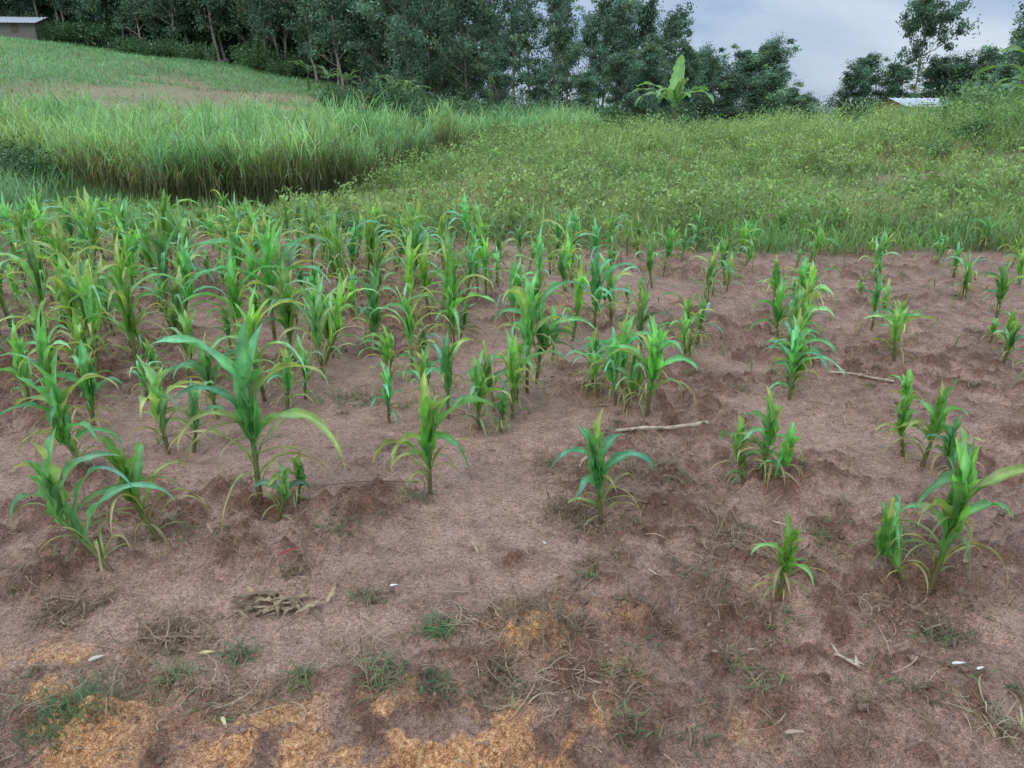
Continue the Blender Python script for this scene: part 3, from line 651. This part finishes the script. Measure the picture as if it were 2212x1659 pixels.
# ------------------------------------------------------------ houses
def plain(name, col, rough=.8, metal=0., ns=6):
    m = bpy.data.materials.new(name); m.use_nodes = True; nt = m.node_tree; pb = nt.nodes['Principled BSDF']
    no = N(nt, 'ShaderNodeTexNoise'); no.inputs['Scale'].default_value = ns; no.inputs['Detail'].default_value = 5
    r = N(nt, 'ShaderNodeValToRGB'); r.color_ramp.elements[0].color = (*[c*.65 for c in col], 1); r.color_ramp.elements[1].color = (*[min(1, c*1.2) for c in col], 1)
    tc = N(nt, 'ShaderNodeTexCoord'); nt.links.new(tc.outputs['Object'], no.inputs[0]); nt.links.new(no.outputs[0], r.inputs[0]); nt.links.new(r.outputs[0], pb.inputs['Base Color'])
    pb.inputs['Roughness'].default_value = rough; pb.inputs['Metallic'].default_value = metal; return m
M_wall = plain('mud_wall', (.40, .27, .14)); M_roof = plain('iron_roof', (.42, .44, .47), .5, .1, 3); M_door = plain('door_wood', (.12, .08, .05)); M_wall2 = plain('dark_wall', (.16, .14, .12))
def box(mb, c, d):
    c = np.array(c, float); d = np.array(d, float)/2
    v = np.array([[i, j, k] for k in (-1, 1) for j in (-1, 1) for i in (-1, 1)])*d+c
    mb.add(v, [[0,2,3,1],[4,5,7,6],[0,1,5,4],[2,6,7,3],[0,4,6,2],[1,3,7,5]], (1, 1, 1))
def house(name, x, y, z, w, d, h, rz, wall):
    e = bpy.data.objects.new(name, None); scene.collection.objects.link(e); e.location = (x, y, z); e.rotation_euler = (0, 0, rz)
    def part(nm, b, m):
        o = b.obj(nm, [m], smooth=False); o.parent = e
    b = MB(); box(b, (0, 0, h/2-.3), (w, d, h+.6))
    rh = d*.13
    for sx in (-1, 1):
        b.add([(sx*w/2, -d/2, h), (sx*w/2, d/2, h), (sx*w/2, 0, h+rh), (sx*w/2, 0, h+rh)], [[0, 1, 2, 3]], (1, 1, 1))
    part('walls', b, wall)
    b = MB(); n = int(w*14); u = np.linspace(-w/2-.3, w/2+.3, n)
    for sg in (-1, 1):
        zz = .018*np.sin(np.arange(n)*np.pi/2)
        a = np.stack([u, np.full(n, 0.), h+rh+.05+zz], -1); c = np.stack([u, np.full(n, sg*(d/2+.35)), h-.35*rh/(d/2)+.05+zz], -1)
        i = np.arange(n-1); b.add(np.concatenate([a, c]), np.stack([i, i+1, i+1+n, i+n], -1), (1, 1, 1))
    part('roof', b, M_roof)
    b = MB(); box(b, (0, -d/2-.02, 1.0), (.8, .05, 1.9)); part('door', b, M_door)
    b = MB(); box(b, (-w*.3, -d/2-.02, 1.3), (.6, .05, .6)); part('window_left', b, M_door)
    b = MB(); box(b, (w*.3, -d/2-.02, 1.3), (.6, .05, .6)); part('window_right', b, M_door)
def hz(x, y): return float(height(np.array([x]), np.array([y]))[0])
house('mud_house', 23.4, 48, -.1, 2.6, 3.0, 1.85, .15, M_wall)
house('farm_house', -48.6, 80, hz(-48.6, 80)-.7, 9, 5, 1.8, .1, M_wall2)

# ------------------------------------------------------------ world, sun, camera
w = bpy.data.worlds.new('World'); scene.world = w; w.use_nodes = True; nt = w.node_tree; nt.nodes.clear(); L = nt.links.new
o = N(nt, 'ShaderNodeOutputWorld'); bg = N(nt, 'ShaderNodeBackground'); L(bg.outputs[0], o.inputs[0]); bg.inputs[1].default_value = .14
sky = N(nt, 'ShaderNodeTexSky', sky_type='NISHITA'); sky.sun_disc = False; sky.sun_elevation = rad(48); sky.sun_rotation = rad(-150)
tc = N(nt, 'ShaderNodeTexCoord'); mp = N(nt, 'ShaderNodeMapping'); mp.inputs['Scale'].default_value = (1, 1, 3.2); L(tc.outputs['Generated'], mp.inputs[0])
no = N(nt, 'ShaderNodeTexNoise'); no.inputs['Scale'].default_value = 2.6; no.inputs['Detail'].default_value = 7; no.inputs['Roughness'].default_value = .5; no.inputs['Distortion'].default_value = .4; L(mp.outputs[0], no.inputs[0])
cr = N(nt, 'ShaderNodeValToRGB'); e = cr.color_ramp.elements; e[0].position = .38; e[0].color = (2.6, 3.55, 5.2, 1); e[1].position = .64; e[1].color = (5.2, 5.9, 6.8, 1); L(no.outputs[0], cr.inputs[0])
sx = N(nt, 'ShaderNodeSeparateXYZ'); L(tc.outputs['Generated'], sx.inputs[0])
zr = N(nt, 'ShaderNodeMapRange'); zr.inputs[1].default_value = .14; zr.inputs[2].default_value = .7; zr.inputs[3].default_value = .92; zr.inputs[4].default_value = 2.8; L(sx.outputs[2], zr.inputs[0])
sc2 = N(nt, 'ShaderNodeVectorMath', operation='SCALE'); L(cr.outputs[0], sc2.inputs[0]); L(zr.outputs[0], sc2.inputs['Scale'])
mx = N(nt, 'ShaderNodeMix', data_type='RGBA'); mx.inputs[0].default_value = .88; L(sky.outputs[0], mx.inputs[6]); L(sc2.outputs[0], mx.inputs[7]); L(mx.outputs[2], bg.inputs[0])
sl = bpy.data.lights.new('sun', 'SUN'); sl.energy = 1.1; sl.angle = rad(25); sl.color = (1, .95, .87)
so = bpy.data.objects.new('sun', sl); scene.collection.objects.link(so)
d = Vector((math.cos(rad(48))*math.sin(rad(-150)), math.cos(rad(48))*math.cos(rad(-150)), math.sin(rad(48))))
so.rotation_euler = d.to_track_quat('Z', 'Y').to_euler()
cam = bpy.data.cameras.new('camera'); co = bpy.data.objects.new('camera', cam); scene.collection.objects.link(co)
cam.sensor_width = 36; cam.lens = 27.18; cam.clip_start = .05; cam.clip_end = 3000
co.location = (0, 0, 1.6); co.rotation_euler = (rad(70.4), 0, 0)
scene.camera = co
